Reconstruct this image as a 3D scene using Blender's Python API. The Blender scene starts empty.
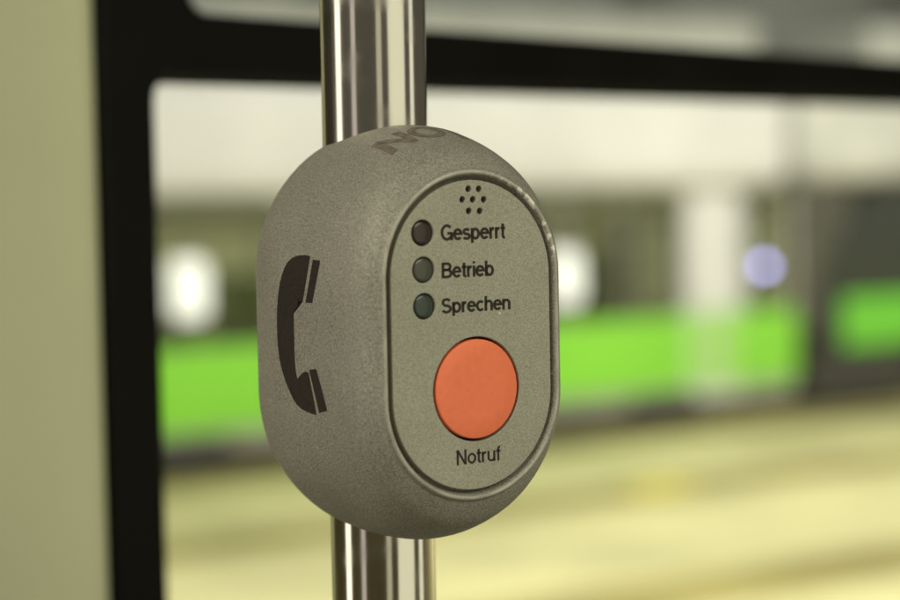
import bpy, bmesh, math, random
from mathutils import Vector, Matrix
from mathutils.bvhtree import BVHTree

random.seed(4)
scene = bpy.context.scene
COL = scene.collection

# ------------------------------------------------------------------ camera
PITCH = math.radians(3.43)
ROLL = math.radians(1.05)
FPX = 2000.0                       # focal length in pixels of the 900 px wide photograph
F = Vector((0, math.cos(PITCH), -math.sin(PITCH)))
U0 = Vector((0, math.sin(PITCH), math.cos(PITCH)))
R0 = Vector((1, 0, 0))
CR = R0 * math.cos(ROLL) - U0 * math.sin(ROLL)
CU = U0 * math.cos(ROLL) + R0 * math.sin(ROLL)


def ray(x, y):
    return F + CR * ((x - 450) / FPX) + CU * ((300 - y) / FPX)


CAM = -ray(379, 331) * 0.667       # the intercom's centre is the origin
cd = bpy.data.cameras.new('camera')
cam = bpy.data.objects.new('camera', cd)
COL.objects.link(cam)
rot = Matrix((CR, CU, -F)).transposed()
cam.matrix_world = Matrix.Translation(CAM) @ rot.to_4x4()
cd.sensor_width = 36.0
cd.lens = 80.0
cd.clip_start = 0.02
cd.clip_end = 200
cd.dof.use_dof = True
cd.dof.focus_distance = 0.632
cd.dof.aperture_fstop = 5.4
cd.dof.aperture_blades = 9
scene.camera = cam

# ------------------------------------------------------------------ world and lamps
world = bpy.data.worlds.new('World')
scene.world = world
world.use_nodes = True
bg = world.node_tree.nodes['Background']
bg.inputs['Color'].default_value = (1.0, 0.90, 0.70, 1)
bg.inputs['Strength'].default_value = 0.10


def area_lamp(name, loc, target, sx, sy, radiance, color, level=None):
    l = bpy.data.lights.new(name, 'AREA')
    l.shape = 'RECTANGLE'
    l.size = sx
    l.size_y = sy
    l.energy = radiance * math.pi * sx * sy
    l.color = color
    o = bpy.data.objects.new(name, l)
    COL.objects.link(o)
    o.location = loc
    d = (Vector(target) - Vector(loc)).normalized()
    # sx runs level (along 'level' if given), sy across it
    ax = Vector(level).normalized() if level else d.cross(Vector((0, 0, 1))).normalized()
    az = -d
    ay = az.cross(ax).normalized()
    ax = ay.cross(az).normalized()
    o.rotation_euler = Matrix((ax, ay, az)).transposed().to_euler()
    return o


def side_lamp(name, ang, dist, w, h, z, radiance, color):
    """upright lamp round the pole; ang = degrees to the right of the direction pole -> camera"""
    a = math.radians(ang)
    p = Vector((math.sin(a) * dist, -math.cos(a) * dist, z))
    return area_lamp(name, p, (0, 0, z), w, h, radiance, color)


CREAM = (1.0, 0.96, 0.72)
# unseen strips added for the pole's reflections, standing in for lit saloon windows
side_lamp('stripe_lamp_right', 53, 1.5, 1.05, 1.5, -0.15, 0.95, (1.0, 0.98, 0.74))
side_lamp('stripe_lamp_right_narrow', 92, 1.3, 0.25, 1.5, -0.15, 1.0, (1.0, 0.98, 0.80))
side_lamp('stripe_lamp_back', 14, 1.9, 0.36, 1.5, -0.15, 0.55, (1.0, 0.95, 0.72))
side_lamp('stripe_lamp_left', -80, 0.95, 0.24, 1.5, -0.15, 2.0, (1.0, 0.93, 0.80))
side_lamp('stripe_lamp_left_dim', -42, 1.6, 0.28, 1.5, -0.15, 0.6, (1.0, 0.90, 0.84))
area_lamp('overhead_fill_left', (-0.75, -0.95, 0.85), (0, 0, 0), 0.9, 0.5, 7.7, (1.0, 0.94, 0.76))  # unseen overhead fill, this one and the next, added to light the casing
area_lamp('overhead_fill_right', (0.95, -0.9, 0.85), (0, 0, 0), 0.9, 0.5, 5.6, (1.0, 0.97, 0.77))
# hall luminaires high above the tracks
TL = (0.843, 0.538, 0)
area_lamp('hall_lamp_near', (3.0, 8.5, 4.6), (4.8, 12.5, -1), 12, 1.2, 23, (1.0, 0.99, 0.95), TL)
area_lamp('hall_lamp_far', (9.5, 12.5, 4.6), (11.3, 16.5, -1), 10, 1.2, 22, (1.0, 0.99, 0.95), TL)

scene.view_settings.view_transform = 'Standard'
scene.view_settings.look = 'None'
scene.view_settings.exposure = 0.0
scene.view_settings.gamma = 1.0
scene.view_settings.use_curve_mapping = False
scene.cycles.use_denoising = True
scene.cycles.max_bounces = 8
scene.cycles.transparent_max_bounces = 16

# ------------------------------------------------------------------ helpers


def mat(name, color, rough=0.5, metal=0.0, spec=0.5, var=0.0, vscale=5.0, bump=0.0, bscale=50.0,
        emit=None, estr=0.0, coords='Object', rvar=0.0, detail=4.0):
    m = bpy.data.materials.new(name)
    m.use_nodes = True
    nt = m.node_tree
    n = nt.nodes
    p = n['Principled BSDF']
    c = (*color, 1)
    p.inputs['Base Color'].default_value = c
    p.inputs['Roughness'].default_value = rough
    p.inputs['Metallic'].default_value = metal
    p.inputs['Specular IOR Level'].default_value = spec
    tc = n.new('ShaderNodeTexCoord')
    if var:
        no = n.new('ShaderNodeTexNoise')
        no.inputs['Scale'].default_value = vscale
        no.inputs['Detail'].default_value = detail
        nt.links.new(tc.outputs[coords], no.inputs['Vector'])
        r = n.new('ShaderNodeValToRGB')
        r.color_ramp.elements[0].position = 0.3
        r.color_ramp.elements[1].position = 0.7
        r.color_ramp.elements[0].color = (*[max(0, x * (1 - var)) for x in color], 1)
        r.color_ramp.elements[1].color = (*[min(1, x * (1 + var)) for x in color], 1)
        nt.links.new(no.outputs['Fac'], r.inputs['Fac'])
        nt.links.new(r.outputs['Color'], p.inputs['Base Color'])
    if rvar:
        no2 = n.new('ShaderNodeTexNoise')
        no2.inputs['Scale'].default_value = vscale * 0.6
        no2.inputs['Detail'].default_value = 6
        nt.links.new(tc.outputs[coords], no2.inputs['Vector'])
        mr = n.new('ShaderNodeMapRange')
        mr.inputs['To Min'].default_value = max(0, rough - rvar)
        mr.inputs['To Max'].default_value = min(1, rough + rvar)
        nt.links.new(no2.outputs['Fac'], mr.inputs['Value'])
        nt.links.new(mr.outputs['Result'], p.inputs['Roughness'])
    if bump:
        nb = n.new('ShaderNodeTexNoise')
        nb.inputs['Scale'].default_value = bscale
        nb.inputs['Detail'].default_value = 3
        nt.links.new(tc.outputs[coords], nb.inputs['Vector'])
        b = n.new('ShaderNodeBump')
        b.inputs['Strength'].default_value = bump
        b.inputs['Distance'].default_value = 0.3 / bscale
        nt.links.new(nb.outputs['Fac'], b.inputs['Height'])
        nt.links.new(b.outputs['Normal'], p.inputs['Normal'])
    if emit:
        p.inputs['Emission Color'].default_value = (*emit, 1)
        p.inputs['Emission Strength'].default_value = estr
    return m


def glass_mat(name, tint, extra_rough=0.02):
    m = bpy.data.materials.new(name)
    m.use_nodes = True
    nt = m.node_tree
    n = nt.nodes
    n.remove(n['Principled BSDF'])
    out = n['Material Output']
    t = n.new('ShaderNodeBsdfTransparent')
    t.inputs['Color'].default_value = (*tint, 1)
    g = n.new('ShaderNodeBsdfGlossy')
    g.inputs['Roughness'].default_value = extra_rough
    fr = n.new('ShaderNodeFresnel')
    ge = n.new('ShaderNodeNewGeometry')       # the far face of the pane reflects like the near one
    mr = n.new('ShaderNodeMapRange')
    mr.inputs['To Min'].default_value = 1.45
    mr.inputs['To Max'].default_value = 1 / 1.45
    nt.links.new(ge.outputs['Backfacing'], mr.inputs['Value'])
    nt.links.new(mr.outputs['Result'], fr.inputs['IOR'])
    mx = n.new('ShaderNodeMixShader')
    nt.links.new(fr.outputs['Fac'], mx.inputs['Fac'])
    nt.links.new(t.outputs['BSDF'], mx.inputs[1])
    nt.links.new(g.outputs['BSDF'], mx.inputs[2])
    nt.links.new(mx.outputs['Shader'], out.inputs['Surface'])
    return m


def paint_mat(name, color, dark, light, metal, rough, grain=2600.0, bump=0.25):
    """grained metallic instrument paint: fine speckle, slight large-scale unevenness, micro bump, dust"""
    m = bpy.data.materials.new(name)
    m.use_nodes = True
    nt = m.node_tree
    n = nt.nodes
    L = nt.links.new
    p = n['Principled BSDF']
    p.inputs['Metallic'].default_value = metal
    tc = n.new('ShaderNodeTexCoord')
    n1 = n.new('ShaderNodeTexNoise')
    n1.inputs['Scale'].default_value = grain
    n1.inputs['Detail'].default_value = 2
    L(tc.outputs['Object'], n1.inputs['Vector'])
    r1 = n.new('ShaderNodeValToRGB')
    r1.color_ramp.elements[0].position = 0.28
    r1.color_ramp.elements[1].position = 0.74
    r1.color_ramp.elements[0].color = (*[x * dark for x in color], 1)
    r1.color_ramp.elements[1].color = (*[x * light for x in color], 1)
    L(n1.outputs['Fac'], r1.inputs['Fac'])
    # broad unevenness
    n2 = n.new('ShaderNodeTexNoise')
    n2.inputs['Scale'].default_value = 38
    n2.inputs['Detail'].default_value = 6
    L(tc.outputs['Object'], n2.inputs['Vector'])
    mr = n.new('ShaderNodeMapRange')
    mr.inputs['From Min'].default_value = 0.3
    mr.inputs['From Max'].default_value = 0.7
    mr.inputs['To Min'].default_value = 0.90
    mr.inputs['To Max'].default_value = 1.08
    L(n2.outputs['Fac'], mr.inputs['Value'])
    mul = n.new('ShaderNodeMix')
    mul.data_type = 'RGBA'
    mul.blend_type = 'MULTIPLY'
    mul.inputs['Factor'].default_value = 1
    L(r1.outputs['Color'], mul.inputs[6])
    L(mr.outputs['Result'], mul.inputs[7])
    # sparse pale flecks of dust and small knocks
    v = n.new('ShaderNodeTexVoronoi')
    v.inputs['Scale'].default_value = 190
    L(tc.outputs['Object'], v.inputs['Vector'])
    sep = n.new('ShaderNodeSeparateColor')
    L(v.outputs['Color'], sep.inputs['Color'])
    gt = n.new('ShaderNodeMath')
    gt.operation = 'GREATER_THAN'
    gt.inputs[1].default_value = 0.965
    L(sep.outputs['Red'], gt.inputs[0])
    lt = n.new('ShaderNodeMath')
    lt.operation = 'LESS_THAN'
    lt.inputs[1].default_value = 0.085
    L(v.outputs['Distance'], lt.inputs[0])
    mm = n.new('ShaderNodeMath')
    mm.operation = 'MULTIPLY'
    L(gt.outputs[0], mm.inputs[0])
    L(lt.outputs[0], mm.inputs[1])
    mx = n.new('ShaderNodeMix')
    mx.data_type = 'RGBA'
    L(mm.outputs[0], mx.inputs['Factor'])
    L(mul.outputs[2], mx.inputs[6])
    mx.inputs[7].default_value = (0.62, 0.60, 0.5, 1)
    L(mx.outputs[2], p.inputs['Base Color'])
    rr = n.new('ShaderNodeMapRange')
    rr.inputs['To Min'].default_value = rough - 0.1
    rr.inputs['To Max'].default_value = rough + 0.1
    L(n2.outputs['Fac'], rr.inputs['Value'])
    L(rr.outputs['Result'], p.inputs['Roughness'])
    b = n.new('ShaderNodeBump')
    b.inputs['Strength'].default_value = bump
    b.inputs['Distance'].default_value = 0.0002
    L(n1.outputs['Fac'], b.inputs['Height'])
    L(b.outputs['Normal'], p.inputs['Normal'])
    return m


def link(name, me, material, parent=None, smooth=False):
    o = bpy.data.objects.new(name, me)
    COL.objects.link(o)
    if material:
        me.materials.clear()
        me.materials.append(material)
    if parent:
        o.parent = parent
    if smooth:
        for p in me.polygons:
            p.use_smooth = True
    return o


def bm_link(name, bm, material, parent=None, smooth=False):
    bmesh.ops.recalc_face_normals(bm, faces=bm.faces[:])
    me = bpy.data.meshes.new(name)
    bm.to_mesh(me)
    bm.free()
    return link(name, me, material, parent, smooth)


def box(bm, x0, x1, y0, y1, z0, z1, bevel=0.0, seg=2):
    g = bmesh.ops.create_cube(bm, size=1.0)
    vs = g['verts']
    for v in vs:
        v.co = Vector((x0 + (v.co.x + .5) * (x1 - x0), y0 + (v.co.y + .5) * (y1 - y0), z0 + (v.co.z + .5) * (z1 - z0)))
    if bevel:
        es = list({e for v in vs for e in v.link_edges})
        bmesh.ops.bevel(bm, geom=es, offset=bevel, segments=seg, affect='EDGES', profile=0.5)


def box_obj(name, dims, material, parent=None, bevel=0.0, seg=2):
    bm = bmesh.new()
    box(bm, *dims, bevel=bevel, seg=seg)
    return bm_link(name, bm, material, parent)


def cyl(bm, r, y0, y1, cx=0, cz=0, seg=48, r2=None):
    """cylinder along local y"""
    m = Matrix.Translation((cx, (y0 + y1) / 2, cz)) @ Matrix.Rotation(math.radians(90), 4, 'X')
    return bmesh.ops.create_cone(bm, cap_ends=True, segments=seg, radius1=r, radius2=r if r2 is None else r2,
                                 depth=abs(y1 - y0), matrix=m)


def empty(name, loc=(0, 0, 0), rz=0.0):
    o = bpy.data.objects.new(name, None)
    COL.objects.link(o)
    o.location = loc
    o.rotation_euler = (0, 0, rz)
    o.empty_display_size = 0.1
    return o


def tag(o, label=None, cat=None, group=None, kind=None):
    if label:
        o['label'] = label
    if cat:
        o['category'] = cat
    if group:
        o['group'] = group
    if kind:
        o['kind'] = kind
    return o


def eval_mesh(ob):
    bpy.context.view_layer.update()
    dg = bpy.context.evaluated_depsgraph_get()
    me = bpy.data.meshes.new_from_object(ob.evaluated_get(dg))
    data = ob.data
    bpy.data.objects.remove(ob)
    bpy.data.curves.remove(data)
    return me


def sheet(loops, depth, bevel=0.0):
    """2D outline with holes -> slab; loops lie in (x, z), slab grows to both sides of y = 0"""
    cu = bpy.data.curves.new('outline', 'CURVE')
    cu.dimensions = '2D'
    cu.fill_mode = 'BOTH'
    cu.extrude = depth / 2 - bevel
    cu.bevel_depth = bevel
    cu.bevel_resolution = 3
    cu.offset = -bevel
    for lp in loops:
        s = cu.splines.new('POLY')
        s.points.add(len(lp) - 1)
        for p, (x, z) in zip(s.points, lp):
            p.co = (x, z, 0, 1)
        s.use_cyclic_u = True
    ob = bpy.data.objects.new('outline', cu)
    COL.objects.link(ob)
    me = eval_mesh(ob)
    for v in me.vertices:
        v.co = Vector((v.co.x, -v.co.z, v.co.y))
    return me


def arc(cx, cy, rx, ry, a0, a1, n=14):
    return [(cx + rx * math.cos(math.radians(a0 + (a1 - a0) * i / n)), cy + ry * math.sin(math.radians(a0 + (a1 - a0) * i / n))) for i in range(n + 1)]


BOWL = arc(.31, .365, .205, .29, 0, 360, 28)
# centre lines of grotesque letters, capital height 1: (advance, strokes)
GLYPH = {
    'G': (.79, [arc(.39, .5, .31, .425, 42, 322, 24) + [(.665, .2)], [(.42, .44), (.69, .44)], [(.69, .0), (.69, .505)]]),
    'e': (.585, [[(.085, .39), (.505, .39)] + arc(.29, .365, .215, .29, 8, 322, 24)]),
    's': (.53, [arc(.265, .51, .17, .145, 22, 270, 14) + arc(.265, .22, .19, .145, 90, -158, 14)]),
    'p': (.61, [[(.1, -.21), (.1, .73)], BOWL]),
    'b': (.61, [[(.1, 0), (.1, 1)], BOWL]),
    'r': (.37, [[(.1, 0), (.1, .73)], arc(.31, .43, .21, .225, 180, 84, 8)]),
    't': (.325, [[(.16, .94), (.16, .18)] + arc(.27, .18, .11, .112, 190, 285, 6), [(.02, .665), (.31, .665)]]),
    'B': (.69, [[(.11, 0), (.11, 1)], [(.11, .925)] + arc(.37, .725, .2, .2, 90, -90, 10) + [(.11, .525)], [(.11, .524)] + arc(.39, .3, .225, .224, 90, -90, 10) + [(.11, .075)]]),
    'i': (.2, [[(.1, 0), (.1, .73)], [(.1, .86), (.1, 1)]]),
    'S': (.68, [arc(.335, .715, .225, .21, 22, 270, 16) + arc(.335, .29, .255, .215, 90, -160, 16)]),
    'c': (.54, [arc(.285, .365, .21, .29, 42, 318, 20)]),
    'h': (.58, [[(.1, 0), (.1, 1)], [(.1, .40)] + arc(.29, .45, .19, .205, 168, 0, 12) + [(.48, 0)]]),
    'n': (.58, [[(.1, 0), (.1, .73)], [(.1, .40)] + arc(.29, .45, .19, .205, 168, 0, 12) + [(.48, 0)]]),
    'u': (.58, [[(.1, .73)] + arc(.29, .28, .19, .205, 180, 348, 12) + [(.48, .33)], [(.48, 0), (.48, .73)]]),
    'o': (.58, [arc(.29, .365, .215, .29, 0, 360, 28)]),
    'f': (.325, [[(.16, 0), (.16, .80)] + arc(.27, .80, .11, .125, 175, 80, 6), [(.02, .665), (.31, .665)]]),
    'N': (.73, [[(.11, 0), (.11, 1)], [(.61, 0), (.61, 1)], [(.12, .96), (.60, .04)]]),
    'T': (.62, [[(.02, .925), (.60, .925)], [(.31, 0), (.31, .925)]]),
    'O': (.79, [arc(.39, .5, .31, .425, 0, 360, 32)]),
}


def lettering(word, w=0.15):
    """flat lettering in (x, y), capital height 1, strokes of width w"""
    vs, fs, pen = [], [], 0.0
    for ch in word:
        adv, strokes = GLYPH[ch]
        for st in strokes:
            closed = (Vector(st[0]) - Vector(st[-1])).length < 1e-5
            m = len(st)
            base = len(vs)
            for i in range(m):
                p = Vector(st[i])
                a = Vector(st[i - 1]) if i else (Vector(st[-2]) if closed else None)
                b = Vector(st[i + 1]) if i < m - 1 else (Vector(st[1]) if closed else None)
                d0 = (p - a).normalized() if a is not None else None
                d1 = (b - p).normalized() if b is not None else None
                d = ((d0 or d1) + (d1 or d0)).normalized()
                nn = Vector((-d.y, d.x))
                k = 1.0
                if d0 is not None and d1 is not None:
                    k = 1 / max(0.75, nn.dot(Vector((-d0.y, d0.x))))
                for sg in (1, -1):
                    q = p + nn * (sg * w / 2 * k)
                    vs.append((q.x + pen, q.y, 0.0))
            for i in range(m - 1):
                fs.append((base + 2 * i, base + 2 * i + 1, base + 2 * i + 3, base + 2 * i + 2))
        pen += adv
    me = bpy.data.meshes.new('lettering')
    me.from_pydata(vs, [], fs)
    return me


def circle(cx, cz, r, n=32):
    return [(cx + r * math.cos(2 * math.pi * i / n), cz + r * math.sin(2 * math.pi * i / n)) for i in range(n)]


def rrect(x0, x1, z0, z1, r, n=8):
    pts = []
    for cx, cz, a0 in ((x1 - r, z1 - r, 0), (x0 + r, z1 - r, 90), (x0 + r, z0 + r, 180), (x1 - r, z0 + r, 270)):
        for i in range(n + 1):
            a = math.radians(a0 + 90 * i / n)
            pts.append((cx + r * math.cos(a), cz + r * math.sin(a)))
    return pts


# ------------------------------------------------------------------ frames of reference
HALL_Z = CAM.z - 2.2               # hall floor, 2.2 m below the lens
WD = Vector((0.659, 0.752, 0)).normalized()      # along the saloon's window wall
WN = Vector((WD.y, -WD.x, 0))                    # towards the saloon
w_dir = ray(160, 300)
WP = CAM + w_dir * (1.0 / w_dir.dot(F))          # a point of the window plane
W_RZ = math.atan2(WD.y, WD.x)


def on_wall(x, y):
    r = ray(x, y)
    p = CAM + r * ((WP - CAM).dot(WN) / r.dot(WN))
    return (p - WP).dot(WD), p.z                 # distance along the wall, height


TD = Vector((0.843, 0.538, 0)).normalized()      # along the green trams
TN = Vector((TD.y, -TD.x, 0))
t_dir = ray(160, 482)
TP = CAM + t_dir * ((HALL_Z - CAM.z) / t_dir.z)  # where the tram's flank meets the floor
T_RZ = math.atan2(TD.y, TD.x)


def on_tram(x, y):
    r = ray(x, y)
    p = CAM + r * ((TP - CAM).dot(TN) / r.dot(TN))
    return (p - TP).dot(TD), p.z - HALL_Z


# ------------------------------------------------------------------ setting: hall
m_floor = mat('hall_floor_screed', (0.64, 0.585, 0.29), rough=0.6, var=0.24, vscale=0.7, bump=0.2, bscale=8)
m_bed = mat('track_bed_screed', (0.36, 0.30, 0.09), rough=0.75, var=0.3, vscale=0.7)
m_rail = mat('rail_steel', (0.30, 0.28, 0.24), rough=0.35, metal=0.9)
m_hwall = mat('hall_wall_plaster', (0.50, 0.51, 0.45), rough=0.9, var=0.15, vscale=0.5)
m_yellow = mat('yellow_line_paint', (0.80, 0.66, 0.05), rough=0.6, var=0.1, vscale=3)
m_col = mat('white_column_paint', (0.74, 0.73, 0.68), rough=0.5, var=0.05, vscale=2)

fl = empty('floor', (TP.x, TP.y, HALL_Z), T_RZ)
tag(fl, kind='structure')
box_obj('floor_slab', (-40, 60, -26, 14, -0.3, 0), m_floor, fl)
# floor bands and rails follow the tracks: (distance in front of the tram flank, width)
for y, w in ((-0.30, 0.55), (-2.65, 0.62), (-5.45, 0.75)):
    box_obj('track_bed', (-30, 45, -w / 2 + y, w / 2 + y, 0.0, 0.004), m_bed, fl)
    box_obj('rail', (-30, 45, y - 0.035, y + 0.035, 0.0042, 0.012), m_rail, fl)
box_obj('painted_mark', (2.35, 2.85, -2.85, -2.5, 0.0125, 0.0165), m_yellow, fl)

hw = empty('wall', (TP.x - TN.x * 9, TP.y - TN.y * 9, HALL_Z), T_RZ)
tag(hw, kind='structure')
box_obj('wall_slab', (-30, 50, 0, 0.4, 0, 9.5), m_hwall, hw)
m_pil = mat('hall_pilaster_concrete', (0.30, 0.31, 0.27), rough=0.9, var=0.1, vscale=1)
for k in range(-4, 10):
    box_obj('pilaster', (k * 5.0 + 1.2, k * 5.0 + 2.0, -0.35, -0.003, 0, 9.4), m_pil, hw)

# ------------------------------------------------------------------ green trams in the hall
m_green = mat('tram_green_paint', (0.26, 0.69, 0.055), rough=0.35, var=0.06, vscale=0.8)
m_green2 = mat('tram_deep_green_paint', (0.17, 0.60, 0.05), rough=0.35, var=0.06, vscale=0.8)
m_white = mat('tram_white_paint', (0.75, 0.735, 0.70), rough=0.45, var=0.12, vscale=0.7)
m_rgrey = mat('tram_roof_grey', (0.42, 0.42, 0.37), rough=0.6, var=0.15, vscale=1.2)
m_under = mat('tram_underframe', (0.035, 0.033, 0.028), rough=0.8)
m_tglass = glass_mat('tram_window_glass', (0.80, 0.82, 0.68))
m_wscreen = mat('tram_windscreen_glass', (0.045, 0.05, 0.042), rough=0.3)
m_inside = mat('tram_saloon_lining', (0.46, 0.45, 0.36), rough=0.8, var=0.15, vscale=1.5)
m_seat = mat('tram_seat_fabric', (0.14, 0.16, 0.09), rough=0.9)
m_lampw = mat('white_lamp_glow', (0.6, 0.6, 0.56), emit=(1.0, 0.98, 0.90), estr=0.9)
m_lampb = mat('blue_lamp_glow', (0.2, 0.2, 0.6), emit=(0.42, 0.38, 1.0), estr=9.0)
m_strip = mat('tram_ceiling_light', (0.9, 0.9, 0.85), emit=(1.0, 0.97, 0.85), estr=17.0)
m_rubber = mat('tram_rubber', (0.02, 0.02, 0.018), rough=0.7)


def X(px, y=300):
    return on_tram(px, y)[0]


def tram(name, x0, x1, label, doors, windows, green):
    root = empty(name, (TP.x, TP.y, HALL_Z), T_RZ)
    tag(root, label, 'tram', 'green and white trams parked in the hall')
    D = 2.4
    zt, zw, zh = 3.05, 0.98, 2.06
    # underframe, sill strip, lower flanks with gaps at the doors, roof
    box_obj('underframe', (x0 + .4, x1 - .9, 0.09, D - .30, 0.02, 0.34), m_under, root, 0.03)
    box_obj('sill_strip', (x0 + .1, x1 - .1, 0.008, 0.07, 0.21, 0.338), m_sill, root, 0.01)
    edges = [x0] + [e for d in doors for e in d] + [x1]
    for a, b in zip(edges[::2], edges[1::2]):
        box_obj('flank', (a, b, 0.0, 0.06, 0.34, zw), green, root, 0.02)
    box_obj('flank', (x0, x1, D - .06, D, 0.20, zw), green, root, 0.02)
    box_obj('end_wall', (x0, x0 + .06, 0.061, D - .061, 0.20, zh), m_white, root, 0.02)
    box_obj('end_wall', (x1 - .06, x1, 0.061, D - .061, 0.20, zh), m_white, root, 0.02)
    box_obj('saloon_floor', (x0 + .07, x1 - .07, 0.08, D - .07, 0.36, 0.42), m_inside, root)
    box_obj('saloon_lining', (x0 + .07, x1 - .07, D - .12, D - .065, 0.43, 2.04), m_inside, root)
    bm = bmesh.new()
    box(bm, x0, x1, -0.02, D + .02, zh, zt, bevel=0.22, seg=5)
    bm_link('roof', bm, m_white, root)
    for k in range(4):
        a = x0 + .1 + (x1 - x0 - .2) * k / 4
        box_obj('roof_equipment', (a + .06, a + (x1 - x0 - .2) / 4 - .06, 0.25, D - .25, zt + .001, 3.6), m_rgrey, root, 0.08)
    # windows: frame, pane, header band; pillars between them
    ex = sorted({x0, x1, *[e for w in windows for e in w]})
    solid = [(a, b) for a, b in zip(ex, ex[1:]) if not any(w[0] <= a and b <= w[1] for w in windows)
             and not any(d[0] <= (a + b) / 2 <= d[1] for d in doors)]
    for a, b in solid:
        if b - a > 0.02:
            box_obj('window_pillar', (a, b, 0.004, 0.07, zw, zh), m_white if b - a > .3 else m_sill, root, 0.01)
    for a, b in windows:
        w = link('window', sheet([rrect(a, b, zw + .005, zh - .005, 0.08), rrect(a + .04, b - .04, zw + .05, zh - .05, 0.07)], 0.05), m_rubber, root)
        w.location.y = 0.03
        box_obj('pane', (a + .04, b - .04, -0.004, 0.004, zw + .05, zh - .05), m_tglass, w)
        box_obj('header_band', (a + .02, b - .02, -0.034, -0.026, zh - .20, zh - .02), m_olive, w)
    for a, b in doors:
        mid = (a + b) / 2
        for p, q in ((a, mid - .005), (mid + .005, b)):
            d = box_obj('door', (p + .01, q - .01, 0.005, 0.06, 0.24, 2.05), m_white, root, 0.015)
            box_obj('upper_panel', (p + .08, q - .08, -0.004, 0.004, 1.1, 1.95), m_white, d, 0.0)
            box_obj('lower_panel', (p + .03, q - .03, -0.004, 0.004, 0.34, 1.0), m_pgreen, d, 0.0)
    # seats along the far side
    x = x0 + 1.0
    while x < x1 - 1.2:
        bm = bmesh.new()
        box(bm, x, x + .45, D - .95, D - .15, 0.43, 0.85, 0.05)
        box(bm, x - .08, x + .05, D - .95, D - .15, 0.7, 1.42, 0.04)
        bm_link('seat', bm, m_seat, root)
        x += 0.95
    rr = random.Random(7)
    x = x0 + 0.7
    while x < x1 - 1.0:
        if not any(d[0] - .3 < x < d[1] + .3 for d in doors):
            bm = bmesh.new()
            h = rr.uniform(1.3, 1.62)
            box(bm, x, x + .10, 0.2, 0.95, 0.6, h, 0.04)
            box(bm, x, x + .46, 0.2, 0.95, 0.43, 0.86, 0.05)
            bm_link('seat', bm, m_seat, root)
        if rr.random() < .6:
            bm = bmesh.new()
            box(bm, x + .5, x + .54, 1.0, 1.04, 0.43, 2.04, 0.01)
            bm_link('grab_rail', bm, m_rail, root)
        x += rr.uniform(.75, 1.25)
    # lit ceiling strips of the saloon
    x = x0 + 1.2
    while x < x1 - 1.0:
        box_obj('ceiling_light', (x, x + .9, D / 2 - .12, D / 2 + .12, 1.99, 2.03), m_strip, root)
        x += 1.6
    # bogies with wheels just inside the sill
    for c in (X(664, 430), X(186, 470), X(186, 470) - 6.0):
        b = box_obj('bogie', (c - .36, c + .36, -0.02, 0.006, 0.03, 0.29), m_under, root, 0.02)
        for wx in (c - .42, c + .42):
            bm = bmesh.new()
            cyl(bm, 0.17, 0.08, 0.2, wx, 0.18, 32)
            bm_link('wheel', bm, m_under, b, True)
    return root


m_sill = mat('tram_sill_grey', (0.36, 0.34, 0.27), rough=0.6, var=0.1, vscale=2)
m_olive = mat('tram_header_olive', (0.10, 0.105, 0.045), rough=0.5)
m_pgreen = mat('tram_pale_green_paint', (0.37, 0.70, 0.14), rough=0.4)
t1a, t1b = -9.5, X(797)
dr = (X(689), X(741))
wins = [(X(570), X(622)), (X(626), X(680)), (X(752), X(790))]
x = X(565)
while x > t1a + 1.5:
    wins.append((x - 1.25, x))
    x -= 1.32
wins.sort()
tr1 = tram('tram', t1a, t1b, 'bright green and white tram with white door behind the window', [dr], wins, m_green)

# second tram: dark cab end, further along the same track
t2a = X(822)
t2 = empty('tram', (TP.x, TP.y, HALL_Z), T_RZ)
tag(t2, 'dark-fronted green tram at the right edge behind the other tram', 'tram', 'green and white trams parked in the hall')
t2b = t2a + 10
box_obj('underframe', (t2a - .05, t2b, 0.1, 2.3, 0.12, 0.42), m_under, t2, 0.04)
box_obj('skirt', (t2a - .12, t2a + 1.1, -0.02, 2.4, 0.10, 0.56), m_under, t2, 0.06)
box_obj('flank', (t2a + .30, t2b, 0.0, 2.4, 0.561, 1.05), m_green2, t2, 0.05)
box_obj('bumper', (t2a + .02, t2a + .298, 0.02, 2.38, 0.561, 1.05), m_wscreen, t2, 0.06, 3)
bm = bmesh.new()
prof = [(t2a + .04, 1.051), (t2a + .20, 1.40), (t2a + .42, 1.75), (t2a + .75, 2.10), (t2a + 1.6, 2.10), (t2a + 1.6, 1.051)]
v0 = [bm.verts.new((x, 0.03, z)) for x, z in prof]
v1 = [bm.verts.new((x, 2.37, z)) for x, z in prof]
bm.faces.new(v0)
bm.faces.new(v1)
for k in range(len(prof)):
    bm.faces.new((v0[k], v0[(k + 1) % len(prof)], v1[(k + 1) % len(prof)], v1[k]))
bmesh.ops.bevel(bm, geom=bm.edges[:], offset=0.03, segments=2, affect='EDGES')
bm_link('windscreen', bm, m_wscreen, t2)
m_roof2 = mat('tram_weathered_roof', (0.62, 0.61, 0.55), rough=0.6, var=0.2, vscale=1.0)
box_obj('roof', (t1b + .12, t2b, -0.02, 2.42, 2.101, 3.05), m_roof2, t2, 0.2, 5)
m_bel = mat('gangway_bellows_grey', (0.12, 0.115, 0.085), rough=0.8, var=0.2, vscale=3)
k = 0
while t1b + .04 + k * .13 < t2a + .42:
    a = t1b + .04 + k * .13
    box_obj('bellows_fold', (a, a + .09, 0.10, 2.3, 0.75, 2.09), m_bel, t2, 0.03)
    k += 1
box_obj('roof_equipment', (t2a + .9, t2b - .3, 0.25, 2.15, 3.051, 3.6), m_rgrey, t2, 0.08)
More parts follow.
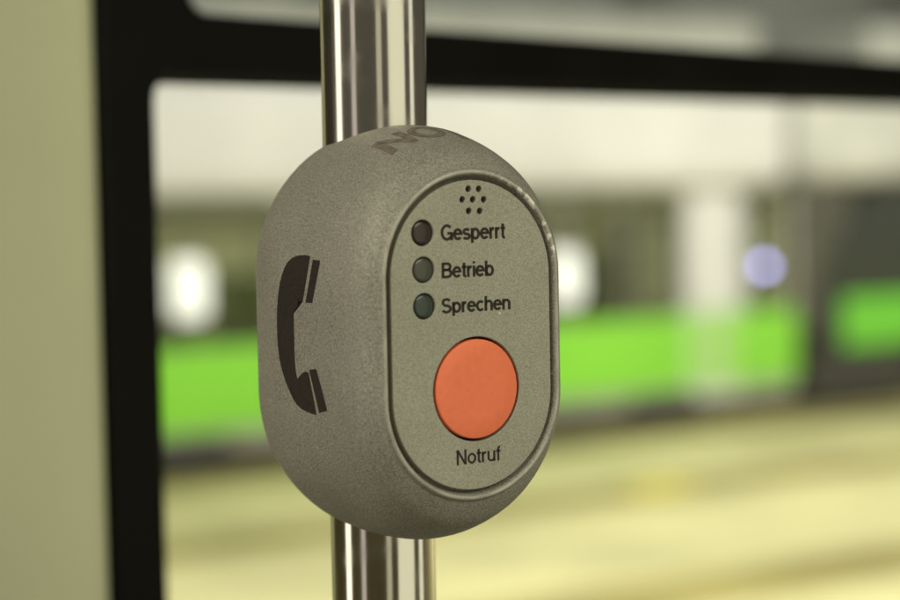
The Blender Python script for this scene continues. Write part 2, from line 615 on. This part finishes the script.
for k in range(6):
    a = t2a + 1.75 + k * 1.35
    box_obj('window', (a, a + 1.2, 0.04, 0.08, 1.0, 2.08), m_wscreen, t2, 0.02)
    box_obj('window_pillar', (a - .14, a - .01, 0.02, 0.1, 0.981, 2.1), m_under, t2)
for wx in (t2a + 1.6, t2a + 3.3):
    bm = bmesh.new()
    cyl(bm, 0.30, 0.02, 0.12, wx, 0.30, 32)
    bm_link('wheel', bm, m_rail, t2, True)

# lamps that show as bright discs
def wall_lamp(px, py, h, w, m, label, y=0.5):
    xx, zz = on_tram(px, py)
    r = empty('marker_lamp')
    r.parent = tr1
    r['label'] = label
    bm = bmesh.new()
    box(bm, xx - w / 2, xx + w / 2, -.10, -.03, zz - h / 2, zz + h / 2, min(w, h) * .3, 4)
    bm_link('diffuser', bm, m, r, True)
    box_obj('housing', (xx - w / 2 - .02, xx + w / 2 + .02, -.029, -.002, zz - h / 2 - .02, zz + h / 2 + .02), m_white, r, .008)
    return r


wall_lamp(186, 289, 0.42, 0.25, m_lampw, 'white glowing lamp on the tram near the black window frame')
wall_lamp(562, 277, 0.42, 0.25, m_lampw, 'white glowing lamp on the tram right beside the intercom')
wall_lamp(760, 266, 0.07, 0.07, m_lampb, 'small bluish glowing lamp right of the white tram door')

# ------------------------------------------------------------------ setting: saloon wall and window
m_panel = mat('saloon_wall_laminate', (0.62, 0.64, 0.41), rough=0.5, var=0.05, vscale=6, bump=0.05, bscale=300)
m_black = mat('window_rubber_black', (0.005, 0.005, 0.004), rough=0.6, spec=0.12, var=0.3, vscale=12)
m_pane = glass_mat('saloon_window_glass', (0.97, 0.985, 0.96))
m_sfloor = mat('saloon_floor_lino', (0.26, 0.24, 0.20), rough=0.6, var=0.2, vscale=60)

wr = W_RZ
SF_Z = -1.30                        # saloon floor
s_l, _ = on_wall(101, 40)
s_li, _ = on_wall(162, 300)
s_ui, _ = on_wall(190, 5)
s_r, _ = on_wall(1250, 300)
_, z_mt = on_wall(160, 70)
_, z_ub = on_wall(192, 12)
_, z_mb = on_wall(160, 960)
z_ut = z_ub + 0.20
win = empty('saloon_window', (WP.x, WP.y, z_mb - .03), wr)
tag(win, 'black framed tram window with transom behind the grab pole', 'window')
zo = z_mb - .03
fr = link('frame', sheet([[(s_l, -.0), (s_r, -.0), (s_r, z_ut + .04 - zo), (s_l, z_ut + .04 - zo)],
                          rrect(s_li, s_r - .03, z_mb - zo, z_mt - zo, 0.016),
                          rrect(s_ui, s_r - .045, z_ub - zo, z_ut - zo, 0.014)], 0.03, 0.003), m_black, win)
fr.location.y = 0.015
m_seal = mat('window_seal_rubber', (0.022, 0.021, 0.018), rough=0.42, spec=0.4)
sl = link('seal', sheet([rrect(s_li - .001, s_r - .029, z_mb - zo - .001, z_mt - zo + .001, 0.017), rrect(s_li + .006, s_r - .036, z_mb - zo + .006, z_mt - zo - .006, 0.012)], 0.006, 0.001), m_seal, win)
sl.location.y = 0.017
box_obj('pane', (s_li - .008, s_r - .022, 0.021, 0.026, z_mb - zo - .008, z_mt - zo + .008), m_pane, win)
box_obj('hopper_pane', (s_ui - .008, s_r - .037, 0.021, 0.026, z_ub - zo - .008, z_ut - zo + .008), m_pane, win)

PW = s_l - on_wall(-110, 300)[0]
wall = empty('saloon_wall', (WP.x, WP.y, SF_Z), wr)
tag(wall, kind='structure')
box_obj('pillar_panel', (s_l - PW, s_l - .0005, -0.002, 0.045, 0, z_ut + .25 - SF_Z), m_panel, wall, 0.012, 4)
box_obj('lower_panel', (s_l, s_r, -0.004, 0.045, 0, z_mb - .031 - SF_Z), m_panel, wall, 0.004)
sf = box_obj('saloon_floor', (-1.3, 2.2, -1.9, 0.03, -0.05, 0), m_sfloor)
sf.location = (WP.x, WP.y, SF_Z)
sf.rotation_euler = (0, 0, wr)
tag(sf, kind='structure')

# ------------------------------------------------------------------ grab pole
def pole_mat():
    m = bpy.data.materials.new('brushed_stainless_steel')
    m.use_nodes = True
    nt = m.node_tree
    n = nt.nodes
    p = n['Principled BSDF']
    p.inputs['Metallic'].default_value = 1.0
    p.inputs['Base Color'].default_value = (0.66, 0.63, 0.56, 1)
    tc = n.new('ShaderNodeTexCoord')
    mp = n.new('ShaderNodeMapping')
    mp.inputs['Scale'].default_value = (260, 260, 14)
    nt.links.new(tc.outputs['Object'], mp.inputs['Vector'])
    no = n.new('ShaderNodeTexNoise')
    no.inputs['Scale'].default_value = 1.0
    no.inputs['Detail'].default_value = 5
    nt.links.new(mp.outputs['Vector'], no.inputs['Vector'])
    mr = n.new('ShaderNodeMapRange')
    mr.inputs['To Min'].default_value = 0.06
    mr.inputs['To Max'].default_value = 0.20
    nt.links.new(no.outputs['Fac'], mr.inputs['Value'])
    nt.links.new(mr.outputs['Result'], p.inputs['Roughness'])
    b = n.new('ShaderNodeBump')
    b.inputs['Strength'].default_value = 0.05
    b.inputs['Distance'].default_value = 0.0003
    nt.links.new(no.outputs['Fac'], b.inputs['Height'])
    nw = n.new('ShaderNodeTexNoise')
    nw.inputs['Scale'].default_value = 22
    nw.inputs['Detail'].default_value = 1
    nt.links.new(tc.outputs['Object'], nw.inputs['Vector'])
    b2 = n.new('ShaderNodeBump')
    b2.inputs['Strength'].default_value = 0.25
    b2.inputs['Distance'].default_value = 0.0012
    nt.links.new(nw.outputs['Fac'], b2.inputs['Height'])
    nt.links.new(b.outputs['Normal'], b2.inputs['Normal'])
    nt.links.new(b2.outputs['Normal'], p.inputs['Normal'])
    # smudges from hands
    ns = n.new('ShaderNodeTexNoise')
    ns.inputs['Scale'].default_value = 55
    ns.inputs['Detail'].default_value = 7
    nt.links.new(tc.outputs['Object'], ns.inputs['Vector'])
    ms = n.new('ShaderNodeMapRange')
    ms.inputs['From Min'].default_value = 0.5
    ms.inputs['From Max'].default_value = 0.75
    ms.inputs['To Max'].default_value = 0.14
    nt.links.new(ns.outputs['Fac'], ms.inputs['Value'])
    ad = n.new('ShaderNodeMath')
    nt.links.new(mr.outputs['Result'], ad.inputs[0])
    nt.links.new(ms.outputs['Result'], ad.inputs[1])
    nt.links.new(ad.outputs[0], p.inputs['Roughness'])
    return m


m_pole = pole_mat()
pole = empty('grab_pole', (0, 0, SF_Z))
tag(pole, 'shiny stainless steel grab pole carrying the intercom', 'grab pole')


def tube(name, prof, parent, m):
    bm = bmesh.new()
    N = 96
    rings = [[bm.verts.new((r * math.cos(2 * math.pi * i / N), r * math.sin(2 * math.pi * i / N), z)) for i in range(N)] for r, z in prof]
    for a, b in zip(rings, rings[1:]):
        for i in range(N):
            bm.faces.new((a[i], a[(i + 1) % N], b[(i + 1) % N], b[i]))
    bm.faces.new(rings[0])
    bm.faces.new(rings[-1])
    o = bm_link(name, bm, m, parent, True)
    for p in o.data.polygons:
        p.use_smooth = len(p.vertices) == 4
    return o


tube('tube', [(0.0172, 0.001), (0.0175, 0.0015), (0.0175, 0.003), (0.0175, 2.09), (0.0175, 2.0995), (0.0172, 2.1)], pole, m_pole)
tube('floor_flange', [(0.0178, 0.03), (0.020, 0.03), (0.022, 0.012), (0.045, 0.008), (0.045, 0.0)], pole, m_pole)

# ------------------------------------------------------------------ the intercom
def lip_highlights(m):
    """highlights painted into the colour: pale crest on the lip, glints at upper right"""
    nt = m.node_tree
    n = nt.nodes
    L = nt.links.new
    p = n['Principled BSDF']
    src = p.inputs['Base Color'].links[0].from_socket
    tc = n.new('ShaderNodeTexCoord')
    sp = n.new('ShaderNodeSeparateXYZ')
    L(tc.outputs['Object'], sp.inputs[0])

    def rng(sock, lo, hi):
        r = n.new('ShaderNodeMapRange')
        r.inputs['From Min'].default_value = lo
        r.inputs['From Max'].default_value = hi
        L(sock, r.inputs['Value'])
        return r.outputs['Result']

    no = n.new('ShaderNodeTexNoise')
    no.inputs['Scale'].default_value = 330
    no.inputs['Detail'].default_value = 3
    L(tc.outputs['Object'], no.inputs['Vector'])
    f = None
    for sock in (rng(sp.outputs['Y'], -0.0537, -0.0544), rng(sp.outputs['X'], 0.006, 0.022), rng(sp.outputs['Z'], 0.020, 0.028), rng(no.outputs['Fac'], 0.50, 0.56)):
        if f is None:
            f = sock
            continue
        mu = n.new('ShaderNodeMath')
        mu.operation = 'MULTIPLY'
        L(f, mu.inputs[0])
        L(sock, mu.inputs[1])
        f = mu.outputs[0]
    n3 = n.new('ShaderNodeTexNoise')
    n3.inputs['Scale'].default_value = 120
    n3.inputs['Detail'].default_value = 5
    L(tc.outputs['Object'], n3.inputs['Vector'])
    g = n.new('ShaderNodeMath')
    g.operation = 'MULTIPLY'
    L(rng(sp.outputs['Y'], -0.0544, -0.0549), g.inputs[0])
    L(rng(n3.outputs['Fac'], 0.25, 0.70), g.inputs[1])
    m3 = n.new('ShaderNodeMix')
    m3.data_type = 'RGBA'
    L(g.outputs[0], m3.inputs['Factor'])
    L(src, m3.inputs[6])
    m3.inputs[7].default_value = (0.50, 0.485, 0.41, 1)  # highlight along the crest, painted as a paler tone
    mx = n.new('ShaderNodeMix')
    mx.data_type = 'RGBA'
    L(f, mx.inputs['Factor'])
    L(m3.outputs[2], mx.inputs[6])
    mx.inputs[7].default_value = (0.92, 0.89, 0.78, 1)  # glints painted as bright flecks
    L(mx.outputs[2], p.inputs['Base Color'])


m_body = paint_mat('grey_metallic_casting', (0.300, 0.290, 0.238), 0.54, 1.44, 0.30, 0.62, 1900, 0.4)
lip_highlights(m_body)
m_face = paint_mat('grey_faceplate', (0.355, 0.348, 0.275), 0.72, 1.24, 0.25, 0.52, 1900, bump=0.25)
m_ink = mat('dark_print', (0.038, 0.033, 0.025), rough=0.8, spec=0.2, var=0.25, vscale=900)
m_ink_f = mat('worn_brown_print', (0.155, 0.130, 0.100), rough=0.7, spec=0.3, var=0.35, vscale=350, detail=8)
m_ink_s = mat('brown_black_print', (0.030, 0.024, 0.019), rough=0.8, spec=0.2, var=0.3, vscale=1200)
m_orange = mat('orange_red_plastic', (0.92, 0.200, 0.082), rough=0.42, var=0.04, vscale=400, bump=0.05, bscale=1500)
m_gap = mat('black_recess', (0.006, 0.005, 0.004), rough=0.8)
m_led1 = mat('dark_red_lens', (0.022, 0.013, 0.009), rough=0.26)
m_led2 = mat('grey_green_lens', (0.055, 0.060, 0.040), rough=0.26)
m_led3 = mat('dark_teal_lens', (0.030, 0.043, 0.034), rough=0.26)

ANG = math.radians(34.6)
dev = empty('emergency_intercom', (0, 0, 0), ANG)
tag(dev, 'grey rounded emergency intercom with orange-red button on the steel pole', 'intercom')
bpy.context.view_layer.update()
MW = Matrix.Rotation(ANG, 4, 'Z')
MI = MW.inverted()
PV = 0.0543                         # front of the faceplate, measured from the pole's axis


def on_face(x, y, v=PV):
    o = MI @ CAM
    d = MI.to_3x3() @ ray(x, y)
    t = (-v - o.y) / d.y
    p = o + d * t
    return p.x, p.z


# outline of the casting from front to back: (v, half width, half straight length), millimetres
ZC = 1.45                           # the faceplate sits a little above the casing's middle
front = [(v + 0.8, a - 0.4, 18.15, ZC) for v, a in (
    (50.0, 20), (50.05, 30.9), (50.3, 31.25), (51.5, 31.65), (52.8, 32.0), (53.6, 32.3), (54.05, 32.7), (54.2, 33.1),
    (54.0, 33.65), (53.4, 34.0), (52.9, 34.3), (52.55, 34.7))]
# behind the lip: (v, half width, half height, straight half length, centre height)
back = [(v, a, st, c, b - st) for v, a, b, st, c in (
    (52.6, 35.2, 53.8, 18.4, 1.2), (49.8, 37.3, 58.0, 18.5, 0.8), (46, 38.6, 61.0, 18.5, 0.75), (38, 39.6, 64.4, 18.5, 0.65), (28, 40.1, 66.7, 18.5, 0.6),
    (18, 40.3, 67.4, 18.5, 0.5), (8, 40.3, 67.4, 18.5, 0.4), (-4, 39.9, 66.0, 18.5, 0.3), (-14, 37.9, 62.7, 18.5, 0.2), (-21, 34, 57.4, 18.5, 0.2),
    (-26, 25.5, 45.5, 18, 0.3), (-28.5, 10, 30, 16, 0.3))]
front = [(*f, f[1]) for f in front]


def catmull(pts, k=4):
    out = []
    for i in range(len(pts) - 1):
        p0 = pts[max(i - 1, 0)]
        p1, p2 = pts[i], pts[i + 1]
        p3 = pts[min(i + 2, len(pts) - 1)]
        for j in range(k):
            t = j / k
            out.append(tuple(0.5 * ((2 * b) + (-a + c) * t + (2 * a - 5 * b + 4 * c - d) * t * t + (-a + 3 * b - 3 * c + d) * t ** 3)
                             for a, b, c, d in zip(p0, p1, p2, p3)))
    out.append(pts[-1])
    return out


prof = front + catmull([front[-1]] + back, 4)[1:]


def stadium(a, s, na=40, ns=8, h=None):
    h = a if h is None else h
    pts = []
    for i in range(na + 1):
        t = math.pi * i / na
        pts.append((a * math.cos(t), s + h * math.sin(t)))
    for i in range(1, ns):
        pts.append((-a, s - 2 * s * i / ns))
    for i in range(na + 1):
        t = math.pi + math.pi * i / na
        pts.append((a * math.cos(t), -s + h * math.sin(t)))
    for i in range(1, ns):
        pts.append((a, -s + 2 * s * i / ns))
    return pts


bm = bmesh.new()
rings = []
for v, a, s, c, h in prof:
    rings.append([bm.verts.new((x / 1000, -v / 1000, (z + c) / 1000)) for x, z in stadium(a, s, h=h)])
n = len(rings[0])
for a, b in zip(rings, rings[1:]):
    for i in range(n):
        bm.faces.new((a[i], a[(i + 1) % n], b[(i + 1) % n], b[i]))
bm.faces.new(rings[0])
bm.faces.new(rings[-1])
body = bm_link('casing', bm, m_body, dev, True)
bmx = bmesh.new()
bmx.from_mesh(body.data)
BVH = BVHTree.FromBMesh(bmx)

# faceplate with real openings
led_px = [(422.5, 233), (423.5, 270), (424.5, 306.5)]
led = [on_face(*p) for p in led_px]
LED_R = 0.00375
mic_px = [(468.5, 189), (479, 189), (462.5, 199.5), (473, 199.5), (484, 199.5), (469, 211), (480, 211)]
mic = [on_face(*p) for p in mic_px]
MIC_R = 0.00102
btn = on_face(477, 389)
BTN_R = 0.0164
outline = [(x / 1000, (z + ZC) / 1000) for x, z in stadium(30.15, 18.15, 40, 1)]
loops = [outline] + [circle(x, z, LED_R + .0003, 40) for x, z in led] + [circle(x, z, MIC_R, 16) for x, z in mic] + [circle(*btn, BTN_R, 96)]
face = link('faceplate', sheet(loops, 0.0050, 0.00028), m_face, dev)
face.location.y = -PV + 0.0025
bk = link('backing', sheet([[(x / 1000, (z + ZC) / 1000) for x, z in stadium(29.7, 18.15, 40, 1)]], 0.0003), m_gap, dev)
bk.location.y = -0.0517
for (x, z), m, lab in zip(led, (m_led1, m_led2, m_led3), ('dark red-brown indicator lens', 'grey green indicator lens', 'dark teal indicator lens')):
    bm = bmesh.new()
    N = 40
    pr = [(LED_R, 0.0), (LED_R, 0.0016), (LED_R * .93, 0.00195), (LED_R * .7, 0.00212), (LED_R * .35, 0.0022)]
    rs = [[bm.verts.new((x + r * math.cos(2 * math.pi * i / N), -0.0519 - h, z + r * math.sin(2 * math.pi * i / N))) for i in range(N)] for r, h in pr]
    for a, b in zip(rs, rs[1:]):
        for i in range(N):
            bm.faces.new((a[i], a[(i + 1) % N], b[(i + 1) % N], b[i]))
    bm.faces.new(rs[-1])
    o = bm_link('indicator_lamp', bm, m, dev, True)
    o['label'] = lab
# button: flat disc with a softened rim inside a black gap
bm = bmesh.new()
N = 96
RB = BTN_R - 0.00085
pr = [(RB, 0.0), (RB, 0.0022), (RB - .00012, 0.0024), (RB - .0004, 0.00252), (RB * .6, 0.00256)]
rs = [[bm.verts.new((btn[0] + r * math.cos(2 * math.pi * i / N), -0.0519 - h, btn[1] + r * math.sin(2 * math.pi * i / N))) for i in range(N)] for r, h in pr]
for a, b in zip(rs, rs[1:]):
    for i in range(N):
        bm.faces.new((a[i], a[(i + 1) % N], b[(i + 1) % N], b[i]))
bm.faces.new(rs[-1])
bo = bm_link('button', bm, m_orange, dev, True)
bo['label'] = 'flat round orange-red call button'


def face_text(s, x0, x1, yb, ycap, w):
    """lettering printed on the faceplate; x0..x1 ink width, yb baseline, ycap capital top (pixels of the photograph)"""
    me = lettering(s, w)
    xs = [v.co.x for v in me.vertices]
    ymid = (yb + ycap) / 2
    u0, _ = on_face(x0, ymid)
    u1, _ = on_face(x1, ymid)
    _, zb = on_face((x0 + x1) / 2, yb)
    _, zc = on_face((x0 + x1) / 2, ycap)
    sx = (u1 - u0) / (max(xs) - min(xs))
    mn = min(xs)
    for v in me.vertices:
        v.co = Vector((u0 + (v.co.x - mn) * sx, -PV - 0.00003, zb + v.co.y * (zc - zb)))
    return link('lettering', me, m_ink, dev)


face_text('Gesperrt', 440.5, 505, 239.5, 223.5, 0.18)
face_text('Betrieb', 441.5, 494, 277, 261.5, 0.18)
face_text('Sprechen', 441.5, 510.5, 311.5, 296.5, 0.18)
face_text('Notruf', 456.5, 500.5, 463, 448, 0.145)


def grid_cut(bm, step):
    xs = [v.co.x for v in bm.verts]
    ys = [v.co.y for v in bm.verts]
    for axis, lo, hi in ((0, min(xs), max(xs)), (1, min(ys), max(ys))):
        k = 1
        while lo + k * step < hi:
            co = [0, 0, 0]
            no = [0, 0, 0]
            co[axis] = lo + k * step
            no[axis] = 1
            bmesh.ops.bisect_plane(bm, geom=bm.verts[:] + bm.edges[:] + bm.faces[:], plane_co=co, plane_no=no)
            k += 1


def project(me, fn):
    """drape flat print (x, y) over the casing; fn gives ray origin and direction in the intercom's own frame"""
    for v in me.vertices:
        o, d = fn(v.co.x, v.co.y)
        hit, nrm, _, _ = BVH.ray_cast(o, d)
        if hit is None:
            hit, nrm, _, _ = BVH.find_nearest(o + d * 0.06)
        v.co = hit + nrm * 0.00010
    return me


# NOT on the crown: from u = -20 mm, capital height 12 mm, feet of the letters at v = 38 mm
me = lettering('NOT', 0.17)
xs = [v.co.x for v in me.vertices]
ys = [v.co.y for v in me.vertices]
mnx, wx, hy = min(xs), max(xs) - min(xs), max(ys)
bm = bmesh.new()
bm.from_mesh(me)
for v in bm.verts:
    v.co = Vector((-0.0200 + (v.co.x - mnx) / wx * 0.0310, v.co.y / hy * 0.0118, 0))
bmesh.ops.triangulate(bm, faces=bm.faces[:])
grid_cut(bm, 0.001)
bm.to_mesh(me)
bm.free()
project(me, lambda x, y: (Vector((x, -0.0405 - 0.09 * (x + 0.02) + y, 0.2)), Vector((0, 0, -1))))
link('lettering', me, m_ink_f, dev, True)['label'] = 'worn brown letters on the crown'

# telephone handset on the flank, outline in 1/3 pixels of the photograph offset (240, 230)
shapes = {
    'handset': [(211, 78), (196, 75), (180, 76), (166, 79), (155, 85), (143, 97), (133, 115), (126, 136), (120, 160), (115, 195), (112, 230), (111, 270),
                (112, 310), (114, 347), (118, 380), (123, 406), (130, 432), (139, 459), (150, 485), (160, 507), (172, 525), (185, 537), (200, 545), (215, 551), (230, 555),
                (218, 490), (206, 428), (197, 424), (186, 431), (172, 447), (168, 425), (165, 400), (163, 350), (162, 300), (161.5, 250), (161, 196), (174, 203), (188, 215), (200, 145)],
    'earpiece': [(219, 88), (241, 92), (229, 156), (217, 219), (197, 218), (208, 153)],
    'mouthpiece': [(208, 420), (229, 417), (246, 480), (262, 543), (238, 549), (223, 485)]}
o_c = MI @ CAM
for k, pts in shapes.items():
    bm = bmesh.new()
    f = bm.faces.new([bm.verts.new((240 + x / 3, -(230 + y / 3), 0)) for x, y in pts])
    bmesh.ops.triangulate(bm, faces=[f])
    grid_cut(bm, 3.0)
    me = bpy.data.meshes.new('telephone_symbol')
    bm.to_mesh(me)
    bm.free()
    project(me, lambda x, y: (o_c, (MI.to_3x3() @ ray(x, -y)).normalized()))
    link('telephone_symbol', me, m_ink_s, dev, True)
bmx.free()
